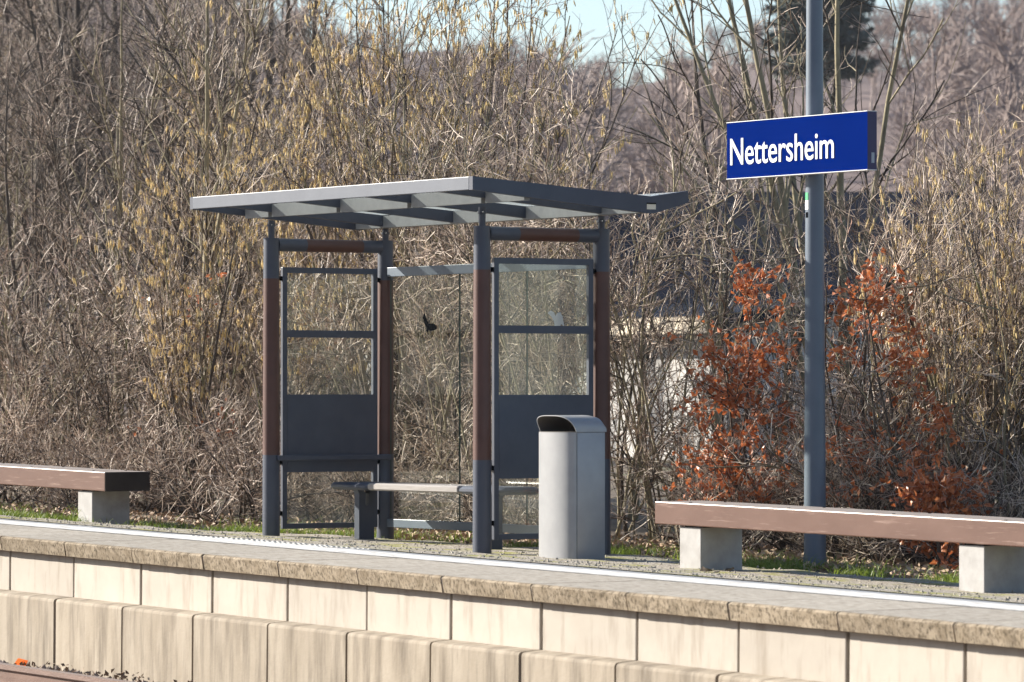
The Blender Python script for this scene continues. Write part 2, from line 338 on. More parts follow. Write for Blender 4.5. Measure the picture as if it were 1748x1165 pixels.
V, F = rocks(3500, (-8, 2), (-1.75, -.09), lambda x, y: -G*x-.94+rs.uniform(0, .05)-(.04 if abs(y+.95) < .12 else 0), .018, .035)
tag(npmesh('ballast', V, F, stone_m, smooth=False), 'dark crushed stone ballast beside the rusty rail', 'ballast', kind='stuff')
def leafquads(P, size, rs, tilt=.6, fold=.25):
    """small folded two-quad leaves at points P"""
    n = len(P); a = rs.uniform(0, 2*PI, n); L = np.stack([np.cos(a), np.sin(a), rs.normal(0, tilt, n)], -1); L /= np.linalg.norm(L, axis=1, keepdims=True)
    B = np.cross(L, rs.normal(0, 1, (n, 3))); B /= np.linalg.norm(B, axis=1, keepdims=True); Nn = np.cross(L, B)
    s = (size*rs.uniform(.6, 1.25, n))[:, None]; w_ = s*.30
    p0 = P; p1 = P+L*s*.5+B*w_+Nn*w_*fold*2*rs.uniform(0, 1.6, (n, 1)); p2 = P+L*s+Nn*s*rs.uniform(-.2, .2, (n, 1)); p3 = P+L*s*.5-B*w_+Nn*w_*fold*2*rs.uniform(0, 1.6, (n, 1)); pm = P+L*s*.5
    V = np.stack([p0, p1, p2, p3, pm], 1).reshape(-1, 3); o5 = np.arange(n)[:, None]*5
    F = np.concatenate([o5+np.array([[0, 1, 4]]), o5+np.array([[1, 2, 4]]), o5+np.array([[0, 4, 3]]), o5+np.array([[4, 2, 3]])]); return V, F
n = 260; P = np.stack([-4.2+2.9*rs.beta(1.3, 1.5, n), rs.uniform(-.5, -.1, n), np.zeros(n)], -1)
clump = np.sin(P[:, 0]*6.3)*.5+.5; P[:, 2] = -G*P[:, 0]-.90+rs.uniform(0, .07, n)*clump
V, F = leafquads(P, .045, rs, .8); tag(npmesh('fallen_leaves', V, F, dryleaf_dk, smooth=False), 'dry brown leaves blown against the foot of the platform wall', 'leaves', kind='stuff')
mb = MB(); mb.add([(0, 0, 0), (.085, .01, .0), (.075, .05, .055), (.01, .045, .06), (.12, .04, .02), (.115, .06, .05)], [(0, 1, 2, 3), (1, 4, 5, 2)])
o = mb.build('orange_scrap', orange_m); o.location = (-4.0, -.42, .0545-.885); tag(o, 'crumpled orange scrap lying by the rusty rail at the wall foot', 'litter')
o.scale = (1.15, 1.15, 1.2)

# ------------------------------------------------------------------ shelter
XL, XR, YF, YB = -6.777, -3.655, 3.308, 4.384
sh = tag(empty('shelter', (0, 0, 0)), 'glass and steel platform shelter with blue grey frame, brown post bands and butterfly roof', 'shelter')
for (x, y) in ((XL, YF), (XR, YF), (XL, YB), (XR, YB)):
    mb = MB(); z0 = float(hz(x, y))-.02; R0, R1 = .071, .063
    def rr(z): return R0+(R1-R0)*(z-z0)/(2.35-z0)
    for a, b, mi in ((z0, .611, 0), (.611, 2.027, 1), (2.027, 2.353, 0)):
        mb.tube((x, y, a), (x, y, b), rr(a), rr(b), 28, mi, cap=(b > 2.3))
    p = mb.build('post', [steel, brown], sh, True)
    zt = 2.50 if y < 4 else 2.455
    mb = MB(); mb.tube((x, y, 2.353), (x, y, zt-.005), .027, n=18); mb.tube((x, y, zt-.055), (x, y, zt-.035), .033, n=18)
    mb.tube((x-.04, y-.01, zt-.045), (x+.04, y-.01, zt-.045), .008, n=8); mb.build('post_head', steel, p, True)
for x in (XL, XR):
    mb = MB()
    for a, b, mi in ((YF+.05, 3.62, 0), (3.62, 4.152, 1), (4.152, YB-.05, 0)): mb.tube((x, a, 2.299), (x, b, 2.299), .052, n=24, mi=mi, cap=False)
    mb.build('cross_beam', [steel, brown], sh, True)
# roof
xa, xb = -7.16, -3.047
rf = empty('roof', (0, 0, 0)); rf.parent = sh
top = [(2.85, 2.682), (4.384, 2.573), (4.743, 2.626)]; bot = [(4.743, 2.542), (4.40, 2.453), (4.36, 2.453), (2.85, 2.588)]
mb = MB(); mb.box((xa, 2.80, 2.588), (xb, 2.85, 2.683), bev=.003); mb.build('front_fascia', steel_lt, rf)
side = [(2.802, 2.6845), (4.384, 2.5755), (4.725, 2.6255), (4.725, 2.537), (4.42, 2.450), (4.34, 2.450), (2.802, 2.586)]
for x0 in (xa-.0495, xb+.0005):
    mb = MB(); mb.prism(side, 'x', x0, x0+.049); mb.build('side_fascia', steel, rf)
for x in (-6.754, -5.69, -4.64, -3.60):
    mb = MB(); mb.prism([(2.8515, 2.662), (4.33, 2.556), (4.33, 2.465), (2.8515, 2.598)], 'x', x-.028, x+.028); mb.prism([(4.44, 2.565), (4.67, 2.598), (4.67, 2.538), (4.44, 2.470)], 'x', x-.028, x+.028)
    mb.build('rafter', steel, rf)
mb = MB()
xsn = [xa+.002, -6.783, -6.725, -5.719, -5.661, -4.669, -4.611, -3.629, -3.571, xb-.001]
for i in range(0, 10, 2): mb.box((xsn[i], YF-.025, 2.522), (xsn[i+1], YF+.025, 2.622))
mb.build('purlin', purl_m, rf)
mb = MB(); mb.box((xa+.002, 4.331, 2.455), (xb-.001, 4.438, 2.552)); mb.build('valley_beam', purl_m, rf)
mb = MB(); mb.box((xa+.002, 4.672, 2.544), (xb-.001, 4.722, 2.617)); mb.build('rear_fascia', steel_lt, rf)
xg = [xa+.01, -6.754, -5.69, -4.64, -3.60, xb-.01]
for i in range(5):
    mb = MB(); x0, x1 = xg[i]+.004, xg[i+1]-.004
    mb.prism([(2.855, 2.679), (4.37, 2.572), (4.37, 2.563), (2.855, 2.670)], 'x', x0, x1); mb.build('front_glass', roofglass_m, rf)
    mb = MB(); mb.prism([(4.40, 2.572), (4.72, 2.6215), (4.72, 2.6125), (4.40, 2.563)], 'x', x0, x1); mb.build('rear_glass', roofglass_m, rf)
mb = MB(); mb.box((xb+.0495, 4.345, 2.478), (xb+.0525, 4.425, 2.517)); mb.box((xb+.0495, 4.345, 2.5175), (xb+.056, 4.425, 2.527), 1)
tag(mb.build('number_plate', [plate_m, darkm], rf), 'small cream plate on the roof side')
# side panels
for x in (XL, XR):
    t = .018; y0, y1 = 3.405, 4.30; wd = .042
    mb = MB()
    mb.box((x-t, y0, .015), (x+t, y0+wd, 2.12), bev=.003); mb.box((x-t, y1-wd, .015), (x+t, y1, 2.12), bev=.003)
    for a, b in ((2.075, 2.12), (1.556, 1.614), (1.05, 1.096), (.47, .518), (.015, .057)): mb.box((x-t+.0005, y0+wd-.001, a), (x+t-.0005, y1-wd+.001, b))
    fr = mb.build('side_panel', steel, sh)
    mb = MB(); mb.box((x-.008, y0+wd, .517), (x+.0195, y1-wd, 1.051)); mb.build('solid_panel', steel, fr)
    for a, b in ((1.613, 2.076), (1.095, 1.557), (.056, .471)):
        mb = MB(); mb.box((x-.004, y0+wd-.002, a), (x+.004, y1-wd+.002, b)); mb.build('pane', glass_m, fr)
    for z in (2.03, .55, .14):
        for ya, yb in ((YF+.055, y0+.002), (y1-.002, YB-.055)):
            mb = MB(); mb.box((x-.012, ya, z-.018), (x+.012, yb, z+.018), bev=.003); mb.tube((x-.02, (ya+yb)/2, z), (x+.022, (ya+yb)/2, z), .012, n=10); mb.build('bracket', darkm, fr)
    s = 1 if x == XL else -1
    mb = MB(); xx = x+s*.088; mb.box((xx-.016, YF+.01, .566), (xx+.016, YB-.005, .607), bev=.005); mb.build('lean_rail', steel, sh)
# back glazing
mb = MB(); mb.box((XL+.066, YB-.028, 2.055), (XR-.066, YB+.028, 2.13), bev=.003); br = mb.build('back_rail', pole_m, sh)
mb = MB(); mb.box((XL+.066, YB-.028, .017), (XR-.066, YB+.028, .083), bev=.003); mb.build('back_rail', pole_m, sh)
xj = [XL+.085, -5.648, -4.676, XR-.085]
for i in range(3):
    mb = MB(); a, b = xj[i]+(.005 if i else 0), xj[i+1]-(.005 if i < 2 else 0)
    mb.box((a, YB-.005, .08), (b, YB+.005, 2.058), 0)
    mb.mi[3] = 1; mb.mi[5] = 1
    p = mb.build('back_pane', [glass_m, glassedge_m], sh)
    if i == 0:
        B = [(-.09, .075), (-.105, .045), (-.085, .0), (-.05, -.035), (-.055, -.06), (-.035, -.075), (-.015, -.055), (.01, -.062), (.06, -.058), (.105, -.045), (.10, -.02), (.05, .0), (.02, -.005), (-.02, .0), (-.06, .05), (-.075, .085)]
        mb = MB(); mb.prism([(-6.085+u, 1.668+v) for u, v in B], 'y', YB-.0075, YB-.0055); tag(mb.build('bird_sticker', darkm, p), 'black bird silhouette stuck on the glass')
    if i == 2:
        B = [(-.11, .055), (-.07, .075), (-.02, .06), (.0, .03), (.03, .055), (.07, .06), (.10, .02), (.12, -.05), (.08, -.03), (.05, -.06), (.02, -.10), (-.01, -.06), (-.02, -.01), (-.06, .03)]
        mb = MB(); mb.prism([(-4.27+u, 1.67+v) for u, v in B], 'y', YB-.0075, YB-.0055); tag(mb.build('bird_sticker', grey_st, p), 'pale grey bird silhouette stuck on the glass')

# ------------------------------------------------------------------ bench inside the shelter
sb = tag(empty('shelter_bench', (-5.4, 3.9, float(hz(-5.4, 3.9)))), 'low slim bench with rounded dark ends standing inside the shelter', 'bench')
zs = .385
def stadium(x0, x1, y0, y1, r, n=6):
    P = []
    for cx, cy, a0 in ((x1-r, y0+r, -PI/2), (x1-r, y1-r, 0), (x0+r, y1-r, PI/2), (x0+r, y0+r, PI)):
        P += [(cx+r*math.cos(a0+i*PI/2/n), cy+r*math.sin(a0+i*PI/2/n)) for i in range(n+1)]
    return P
def slab(poly, z0, z1, e):
    m = MB(); n = len(poly); c = np.mean(poly, 0); Ls = []
    for off, z in ((e, z0), (0, z0+e), (0, z1-e), (e, z1)):
        Ls += [(c[0]+(p[0]-c[0])*(1-off/max(.1, abs(p[0]-c[0])+.001)) if abs(p[0]-c[0]) > .1 else p[0], c[1]+(p[1]-c[1])*(1-off/max(.05, abs(p[1]-c[1])+.001)) if abs(p[1]-c[1]) > .05 else p[1], z) for p in poly]
    fs = [(l*n+i, l*n+(i+1) % n, (l+1)*n+(i+1) % n, (l+1)*n+i) for l in range(3) for i in range(n)]+[tuple(range(n))[::-1], tuple(range(3*n, 4*n))]
    m.add(Ls, fs); return m
loc0 = -Vector(sb.location)
slab(stadium(-6.03, -4.70, 3.755, 4.13, .012), zs-.05, zs+.008, .012).build('seat', seat_m, sb, True, loc0)
for x0, x1 in ((-6.62, -6.032), (-4.698, -4.09)):
    slab(stadium(x0, x1, 3.75, 4.135, .05 if x0 > -5 else .16 if False else .05), zs-.052, zs+.007, .02).build('end_section', steel, sb, True, loc0)
for xl in (-6.30, -4.42):
    z0 = float(hz(xl, 3.9))-.01; top_ = zs-.051
    P = [(3.80, z0), (3.94, z0), (3.94, top_-.03), (3.965, top_), (3.915, top_), (3.893, top_-.03), (3.893, top_-.115), (3.883, top_-.13), (3.868, top_-.13), (3.86, top_-.115), (3.86, top_-.03), (3.84, top_), (3.785, top_), (3.80, top_-.03)]
    mb = MB(); mb.prism(P, 'x', xl, xl+.075); mb.build('leg', steel, sb, loc=loc0)

# ------------------------------------------------------------------ litter bin
bx0, bx1, by0, by1 = -3.147, -2.684, 3.5, 3.752; bz = float(hz(-2.9, 3.6)); btop = .822
lb_ = tag(empty('litter_bin', (-2.915, 3.6, bz)), 'tall silver grey litter bin with curved front and hooded top beside the shelter', 'litter bin'); off = -Vector(lb_.location)
na = 20; arc = [(bx0+(bx1-bx0)*(.5-.5*math.cos(PI*i/na)), by0-.085*math.sin(PI*i/na)) for i in range(na+1)]
mb = MB(); mb.prism(arc+[(bx1, by0+.001), (bx0, by0+.001)][::1], 'z', bz+.004, btop); mb.build('door', silver, lb_, True, off)
mb = MB(); mb.box((bx0+.002, by0+.006, bz-.02), (bx1+.001, by1, btop+.001), bev=.004); mb.box((bx0+.01, by0-.004, bz), (bx1-.005, by0+.01, btop-.004), 1); mb.build('body', [silver, darkm], lb_, True, off)
mb = MB(); mb.prism([(a*.97+.03*(bx0+bx1)/2, b) for a, b in arc], 'z', bz-.02, bz+.003); mb.build('base', darkm, lb_, False, off)
# hood: arched shell whose mouth leans forward
nt_, nd = 24, 10; vs = []; H = .122; cx = (bx0+bx1)/2; hw = (bx1-bx0)/2+.008
for lay, sh_ in ((0, 0.0), (1, .006)):
    for j in range(nd+1):
        s = j/nd
        for i in range(nt_+1):
            th = PI*i/nt_; yf = by0-.005-.075*math.sin(th)**.8; yb = by1+.012
            y = yf+(yb-yf)*s; k = 1.0 if s < .8 else math.sqrt(max(0, 1-((s-.8)/.2)**2))*.5+.5
            sx = math.copysign(abs(math.cos(th))**.62, math.cos(th)); sz = math.sin(th)**.62
            vs.append((cx+(hw-sh_)*sx*(1-.04*(1-k)), y-(sh_ if j == nd else 0), btop+.003+(H-sh_)*sz*k))
W1 = nt_+1; fs = []
for lay in (0, 1):
    o = lay*(nd+1)*W1
    for j in range(nd):
        for i in range(nt_): fs.append((o+j*W1+i, o+j*W1+i+1, o+(j+1)*W1+i+1, o+(j+1)*W1+i))
    fs.append(tuple(o+nd*W1+i for i in range(W1)))
q = (nd+1)*W1
fs += [(i, i+1, q+i+1, q+i) for i in range(nt_)]
mb = MB(); mb.add(vs, fs, 0)
for k in range(len(fs)):
    if nd*nt_+1 <= k < 2*(nd*nt_+1): mb.mi[k] = 1
mb.build('hood', [silver, bin_in], lb_, True, off)
mb = MB(); mb.prism([(a, b) for a, b in arc]+[(bx1-.01, by1-.01), (bx0+.01, by1-.01)], 'z', btop+.0015, btop+.004); mb.build('top_plate', bin_in, lb_, False, off)

# ------------------------------------------------------------------ long platform benches
def long_bench(name, label, x0, x1, y0, y1, ztop, h, legs, ly0, ly1, sl):
    r = tag(empty(name, (x0, y0, ztop-.45)), label, 'bench', 'long brown benches on the platform'); off = -Vector(r.location)
    mb = MB(); mb.box((x0, y0, ztop-h), (x1-.002, y1, ztop), bev=.007)
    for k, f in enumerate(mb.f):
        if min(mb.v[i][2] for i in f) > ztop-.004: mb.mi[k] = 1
    zq = (ztop-h/2)
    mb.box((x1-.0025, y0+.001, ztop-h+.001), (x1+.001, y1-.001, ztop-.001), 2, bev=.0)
    for bx in np.arange(x0+.35, x1-.2, 1.15):
        mb.tube((bx, y0+.06, ztop-.002), (bx, y0+.06, ztop+.004), .011, n=8, mi=3); mb.tube((bx, y1-.06, ztop-.002), (bx, y1-.06, ztop+.004), .011, n=8, mi=3)
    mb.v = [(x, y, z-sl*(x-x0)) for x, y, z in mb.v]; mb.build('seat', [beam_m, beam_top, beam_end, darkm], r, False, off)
    for a, b in legs:
        mb = MB(); zz = min(float(hz(a, ly0)), float(hz(b, ly1)))-.06; zt = ztop-h-sl*(a-x0)
        mb.box((a, ly0, zz), (b, ly1, zt-.012), bev=.004); mb.box((a+.02, ly0+.03, zt-.012), (b-.02, ly1-.02, zt+.012), 1); mb.build('leg', [leg_c, darkm], r, False, off)
    return r
def onray(px_, py_, y):
    d = FWD+RGT*(px_-874)/FPX-UPV*(py_-582.5)/FPX; return CAM+d*(y-CAM[1])/d[1]
yb_ = 3.43; pA = onray(1117.6, 856, yb_); pB = onray(1117.6, 894.5, yb_); pC = onray(1748, 891.5, yb_); lx = [onray(q, 960, yb_+.03)[0] for q in (1160.4, 1196, 1637, 1680)]
RB = (pA[0], pA[0]+8.0, yb_, yb_+.42, pA[2], pA[2]-pB[2], ((lx[0], lx[1]), (lx[2], lx[3]), (lx[2]+3.2, lx[3]+3.2)), yb_+.03, yb_+.39, (pA[2]-pC[2])/(pC[0]-pA[0]))
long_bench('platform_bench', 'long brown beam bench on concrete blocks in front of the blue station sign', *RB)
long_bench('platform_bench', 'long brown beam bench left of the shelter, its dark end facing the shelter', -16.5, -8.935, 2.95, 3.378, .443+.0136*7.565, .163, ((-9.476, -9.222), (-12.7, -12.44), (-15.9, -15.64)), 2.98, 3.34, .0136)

# ------------------------------------------------------------------ station sign
px, py = -2.02, 5.17; pz = float(hz(px, py))
sg = tag(empty('station_sign', (px, py, pz)), 'tall grey pole carrying the blue Nettersheim station name board', 'station sign'); off = -Vector(sg.location)
mb = MB(); mb.tube((px, py, pz-.05), (px, py, 4.9), .083, .056, 36, cap=True); mb.tube((px, py, pz-.05), (px, py, pz+.055), .088, .088, 36); pl = mb.build('pole', pole_m, sg, True, off)
def polepatch(z0, z1, a0, a1, m, name, parent):
    mb = MB(); n = 6; vs = []
    for z in (z0, z1):
        r = .083+(.056-.083)*(z-pz+.05)/(4.95-pz)+.0015
        for i in range(n+1):
            a = a0+(a1-a0)*i/n; vs.append((px+r*math.cos(a), py+r*math.sin(a), z))
    mb.add(vs, [(i, i+1, n+2+i, n+1+i) for i in range(n)]); return mb.build(name, m, parent, True)
aL = math.atan2(-RGT[1], -RGT[0])
polepatch(2.53, 2.585, aL+.05, aL+.75, green_m, 'sticker', pl); polepatch(2.46, 2.528, aL+.05, aL+.75, white_p, 'sticker', pl)
polepatch(2.40, 2.44, aL+.3, aL+.7, darkm, 'sticker', pl)
sx0, sx1, sz0, sz1, sy0, sy1 = -2.885, -1.168, 2.717, 3.136, 5.0, 5.085
mb = MB(); mb.box((sx0, sy0, sz0), (sx1-.0, sy1, sz1), 0)
mb.mi[3] = 1
for z in (sz0-.004, sz1): mb.box((sx0-.003, sy0-.004, z), (sx1+.003, sy1, z+.004), 2)
mb.tube((px, sy1-.001, 2.80), (px, sy1+.03, 2.80), .03, n=12, mi=1); mb.tube((px, sy1-.001, 3.05), (px, sy1+.03, 3.05), .03, n=12, mi=1)
bd = mb.build('name_board', [sign_bl, sign_edge, white_p], sg, False, off)
cu = bpy.data.curves.new('lettering', 'FONT'); cu.body = 'Nettersheim'; cu.size = 1; cu.offset = .003; cu.extrude = .004
to = bpy.data.objects.new('tmp_text', cu); COL.objects.link(to); bpy.context.view_layer.update()
me = bpy.data.meshes.new_from_object(to.evaluated_get(bpy.context.evaluated_depsgraph_get())); bpy.data.objects.remove(to)
co = np.empty(len(me.vertices)*3, dtype=np.float32); me.vertices.foreach_get('co', co); co = co.reshape(-1, 3)
capN = co[co[:, 0] < co[:, 0].min()+.3][:, 1].max(); w_ = co[:, 0].max()-co[:, 0].min()
out = np.empty_like(co); out[:, 0] = -2.835+(co[:, 0]-co[:, 0].min())/w_*1.275; out[:, 2] = 2.818+co[:, 1]/capN*.197; out[:, 1] = sy0-.0035-co[:, 2]*.5
out += np.array([-px, -py, -pz]); me.vertices.foreach_set('co', np.ascontiguousarray(out, dtype=np.float32).ravel()); me.materials.clear(); me.materials.append(white_p); me.update()
lt = bpy.data.objects.new('lettering', me); COL.objects.link(lt); lt.parent = bd; lt.matrix_parent_inverse = Matrix.Translation(-Vector(off))@Matrix.Identity(4) if False else Matrix.Identity(4); lt.location = -Vector(bd.location)
mb = MB(); mb.box((sx1+.0005, sy0+.035, 2.765), (sx1+.002, sy0+.062, 2.84)); lab = mb.build('label_plate', grey_st, bd); lab.location = Vector((0, 0, 0))

# ------------------------------------------------------------------ vegetation generators
def grow(rs, st, dr, L, npt, wob, up, drop=0.0):
    n = len(st); P = np.empty((n, npt, 3)); P[:, 0] = st; d = dr/np.linalg.norm(dr, axis=1, keepdims=True); step = (L/(npt-1))[:, None]
    for k in range(1, npt):
        d = d+rs.normal(0, wob, (n, 3)); d[:, 2] += up-drop*k/npt; d /= np.linalg.norm(d, axis=1, keepdims=True); P[:, k] = P[:, k-1]+d*step
    return P
def kids(rs, P, per, t0, t1, a0, a1):
    n, m, _ = P.shape; idx = np.repeat(np.arange(n), per); t = rs.uniform(t0, t1, n*per)*(m-1); k = np.minimum(t.astype(int), m-2); f = (t-k)[:, None]
    A = P[idx, k]; B = P[idx, k+1]; st = A*(1-f)+B*f; T = B-A; T /= np.linalg.norm(T, axis=1, keepdims=True)+1e-9
    r = rs.normal(0, 1, (len(idx), 3)); r -= (r*T).sum(1, keepdims=True)*T; r /= np.linalg.norm(r, axis=1, keepdims=True)
    a = rs.uniform(a0, a1, len(idx))[:, None]; return st, T*np.cos(a)+r*np.sin(a), idx, t/(m-1)
PER = {}
def tubes(P, r0, r1, sides=3):
    n, m, _ = P.shape; T = np.gradient(P, axis=1); T /= np.linalg.norm(T, axis=2, keepdims=True)+1e-9
    ref = np.array([.31, .57, .76]); A = np.cross(T, ref); A /= np.linalg.norm(A, axis=2, keepdims=True)+1e-9; B = np.cross(T, A)
    r = (np.broadcast_to(np.asarray(r0, float), (n,))[:, None]*(1-np.linspace(0, 1, m))+np.broadcast_to(np.asarray(r1, float), (n,))[:, None]*np.linspace(0, 1, m))[:, :, None]
    V = np.stack([P+r*(math.cos(2*PI*s/sides)*A+math.sin(2*PI*s/sides)*B) for s in range(sides)], 2).reshape(-1, 3)
    b = (np.arange(n)[:, None, None]*m+np.arange(m-1)[None, :, None])*sides; s = np.arange(sides)[None, None]; s2 = (s+1) % sides
    F = np.stack([b+s, b+s2, b+sides+s2, b+sides+s], -1).reshape(-1, 4); PER[id(F)] = ((m-1)*sides, F); return V, F
def join(parts):
    Vs, Fs, o = [], [], 0
    for V, F in parts: Vs.append(V); Fs.append(F+o); o += len(V)
    return np.concatenate(Vs), np.concatenate(Fs)
def two(name, A, B, ma, mb_, root):
    Va, Fa = join(A); Vb, Fb = join(B)
    r_ = np.random.RandomState(len(Va) % 9973); tone = []
    for V, F in A: k = PER[id(F)][0]; tone.append(np.repeat(np.where(r_.uniform(0, 1, len(F)//k) < .55, 0, 1), k))
    for V, F in B: k = PER[id(F)][0]; tone.append(np.repeat(r_.choice([2, 3, 4], len(F)//k, p=[.26, .36, .38]), k))
    PER.clear()
    return npmesh(name, np.concatenate([Va, Vb]), np.concatenate([Fa, Fb+len(Va)]), [ma, bark_dark, twig_dark, mb_, twig_pale], root, np.concatenate(tone))
def catkins(rs, P, per, L=.08, r=.0076):
    """hanging tassels below points on the twig polylines P"""
    st, _, _, _ = kids(rs, P, per, .3, 1.0, .1, .2); n = len(st); k = np.repeat(np.arange(n), rs.randint(1, 4, n)); st = st[k]+rs.normal(0, .012, (len(k), 3))
    d = np.stack([rs.normal(0, .13, len(k)), rs.normal(0, .13, len(k)), -np.ones(len(k))], -1)
    C = grow(rs, st, d, L*rs.uniform(.6, 1.35, len(k)), 4, .06, 0)
    V, F = tubes(C, r*.8, r*.75, 5); V = V.reshape(len(C), 4, 5, 3); mid = V.mean(2, keepdims=True); f = np.array([.35, 1.25, 1.2, .45])[None, :, None, None]
    return (mid+(V-mid)*f).reshape(-1, 3), F
def ring_dirs(rs, n, s0, s1):
    a = rs.uniform(0, 2*PI, n); s = rs.uniform(s0, s1, n); return np.stack([np.sin(s)*np.cos(a), np.sin(s)*np.sin(a), np.cos(s)], -1)
def base_pts(rs, n, r): a = rs.uniform(0, 2*PI, n); q = r*np.sqrt(rs.uniform(0, 1, n)); return np.stack([q*np.cos(a), q*np.sin(a), np.full(n, -.08)], -1)

def make_hazel(seed, H, nst=14, ck=2, kind='hazel_bush'):
    rs = np.random.RandomState(seed); root = empty(kind)
    L0 = H*rs.uniform(.72, 1.08, nst); s0 = grow(rs, base_pts(rs, nst, .22), ring_dirs(rs, nst, .03, .36), L0, 12, .045, .02)
    st, d, ix, t = kids(rs, s0, 8, .22, .98, .35, .75); s1 = grow(rs, st, d, L0[ix]*rs.uniform(.14, .36, len(ix))*(1.15-.6*t), 8, .08, .05)
    st, d, i2, t2 = kids(rs, s1, 5, .15, 1., .4, .9); s2 = grow(rs, st, d, rs.uniform(.18, .6, len(i2)), 6, .11, .03)
    st, d, i3, t3 = kids(rs, s2, 2, .2, 1., .4, .9); s3 = grow(rs, st, d, rs.uniform(.08, .26, len(i3)), 4, .12, .02)
    r0 = rs.uniform(.015, .032, nst)
    two('branches', [tubes(s0, r0, .005, 6), tubes(s1, r0[ix]*.42*(1-.5*t), .0028, 4)], [tubes(s2, .0042, .002), tubes(s3, .0028, .0015)], bark, twig_tan, root)
    if ck:
        up = s2[:, :, 2].mean(1) > H*.28; npmesh('catkins', *catkins(rs, s2[up & (rs.uniform(0, 1, len(up)) < .62)], ck), catkin_m, root)['kind'] = 'stuff'
    return root
def make_thicket(seed, H, nst=16, spread=.75, tw=None, bm=None, kind='thicket_shrub', per=(5, 4, 2), lean=0.04):
    rs = np.random.RandomState(seed); root = empty(kind)
    L0 = H*rs.uniform(.7, 1.2, nst); s0 = grow(rs, base_pts(rs, nst, .45), ring_dirs(rs, nst, .05, spread), L0, 10, .10, lean, .10)
    st, d, ix, t = kids(rs, s0, per[0], .12, 1, .4, 1.1); s1 = grow(rs, st, d, rs.uniform(.3, .95, len(ix))*H/2.6, 7, .13, .04, .06)
    st, d, i2, t2 = kids(rs, s1, per[1], .1, 1., .4, 1.2); s2 = grow(rs, st, d, rs.uniform(.14, .55, len(i2)), 5, .14, .03)
    st, d, i3, t3 = kids(rs, s2, per[2], .2, 1., .4, 1.2); s3 = grow(rs, st, d, rs.uniform(.06, .24, len(i3)), 3, .13, 0.02)
    r0 = .008+.018*rs.beta(1.2, 2.2, nst)
    two('branches', [tubes(s0, r0, .004, 5), tubes(s1, r0[ix]*.5, .003, 4)], [tubes(s2, .0052, .0024), tubes(s3, .0036, .0018)], bm or bark, tw or twig_grey, root)
    return root, s2
def make_beech(seed, H, nst=3, nl=2, thr=-.8):
    rs = np.random.RandomState(seed); root = empty('beech_shrub')
    L0 = H*rs.uniform(.75, 1.05, nst); s0 = grow(rs, base_pts(rs, nst, .15), ring_dirs(rs, nst, .02, .25), L0, 12, .05, .03)
    st, d, ix, t = kids(rs, s0, 17, .06, 1, .7, 1.3); s1 = grow(rs, st, d, H*rs.uniform(.16, .36, len(ix))*(1.15-.75*t), 8, .09, .03)
    st, d, i2, t2 = kids(rs, s1, 8, .15, 1., .5, 1.0); s2 = grow(rs, st, d, rs.uniform(.10, .34, len(i2)), 5, .12, 0)
    two('branches', [tubes(s0, .017, .004, 6), tubes(s1, .006, .002, 4)], [tubes(s2, .003, .0014)], bark_dark, twig_grey, root)
    clump = np.sin(s2[:, 2, 2]*5+seed)+np.sin(s2[:, 2, 0]*6+seed*2)+np.sin(s2[:, 2, 1]*6); s2 = s2[clump > thr]
    st, d, _, _ = kids(rs, s2, nl+3 if nl > 0 else 1, .1, 1, .2, .5); st += rs.normal(0, .015, st.shape)
    V, F = leafquads(st, .064, rs, 1.0, .5); npmesh('leaves', V, F, beech_m, root, smooth=False)['kind'] = 'stuff'; return root
def make_tree(seed, H, nst=1, rad=.09, bm=None, tw=None, spread=.12, kind='bare_tree', per=(16, 9, 5, 3), crown=.3, twr=.004, ang=(.45, .95), sc=1.0):
    rs = np.random.RandomState(seed); root = empty(kind)
    L0 = H*rs.uniform(.85, 1.05, nst); s0 = grow(rs, base_pts(rs, nst, rad*2.2 if nst > 1 else .01), ring_dirs(rs, nst, .02, spread), L0, 14, .035, .02)
    st, d, ix, t = kids(rs, s0, per[0], crown, .98, *ang); s1 = grow(rs, st, d, H*rs.uniform(.18, .40, len(ix))*(1.2-.8*t), 9, .08, .05)
    st, d, i2, t2 = kids(rs, s1, per[1], .15, 1., .35, .9); s2 = grow(rs, st, d, sc*rs.uniform(.35, 1.1, len(i2)), 6, .11, .03)
    st, d, i3, t3 = kids(rs, s2, per[2], .1, 1., .35, .9); s3 = grow(rs, st, d, sc*rs.uniform(.15, .5, len(i3)), 4, .13, .02)
    r0 = rad*rs.uniform(.7, 1.1, nst)
    npmesh('trunk', *tubes(s0, r0, r0*.22, 9), bm or bark_dark, root)
    two('branches', [tubes(s1, r0[ix]*.40*(1.1-.75*t), .007, 5), tubes(s2, twr*1.7, twr*.8, 4)], [tubes(s3, twr*.75, twr*.4)], bm or bark_dark, tw or twig_grey, root)
    return root
def at(pxl, y):
    d = FWD+RGT*(pxl-874)/FPX; t = (y-CAM[1])/d[1]; return float(CAM[0]+d[0]*t)
def put(protos, used, pxl, y, rs, smin, smax, label, group, cat=None, zoff=0.0):
    p = protos[rs.randint(len(protos))]; x = at(pxl, y); loc = (x, y, float(hz(x, y))-.03+zoff); s = rs.uniform(smin, smax); a = rs.uniform(0, 2*PI)
    if p.name not in used:
        used.add(p.name); r = p; r.location = loc; r.rotation_euler = (0, 0, a); r.scale = (s, s, s)
    else: r = dup(p, loc, a, s)
    r['label'] = label; r['category'] = cat; r['group'] = group; return r
USED = set(); R = np.random.RandomState(21)
TH = [make_thicket(100+i, h, 13, sp, tw, bm)[0] for i, (h, sp, tw, bm) in enumerate([(2.7, .6, twig_grey, bark), (2.3, .7, twig_tan, bark), (2.9, .5, twig_tan, bark_green), (2.5, .65, twig_red, bark_dark), (2.8, .45, twig_grey, bark)])]
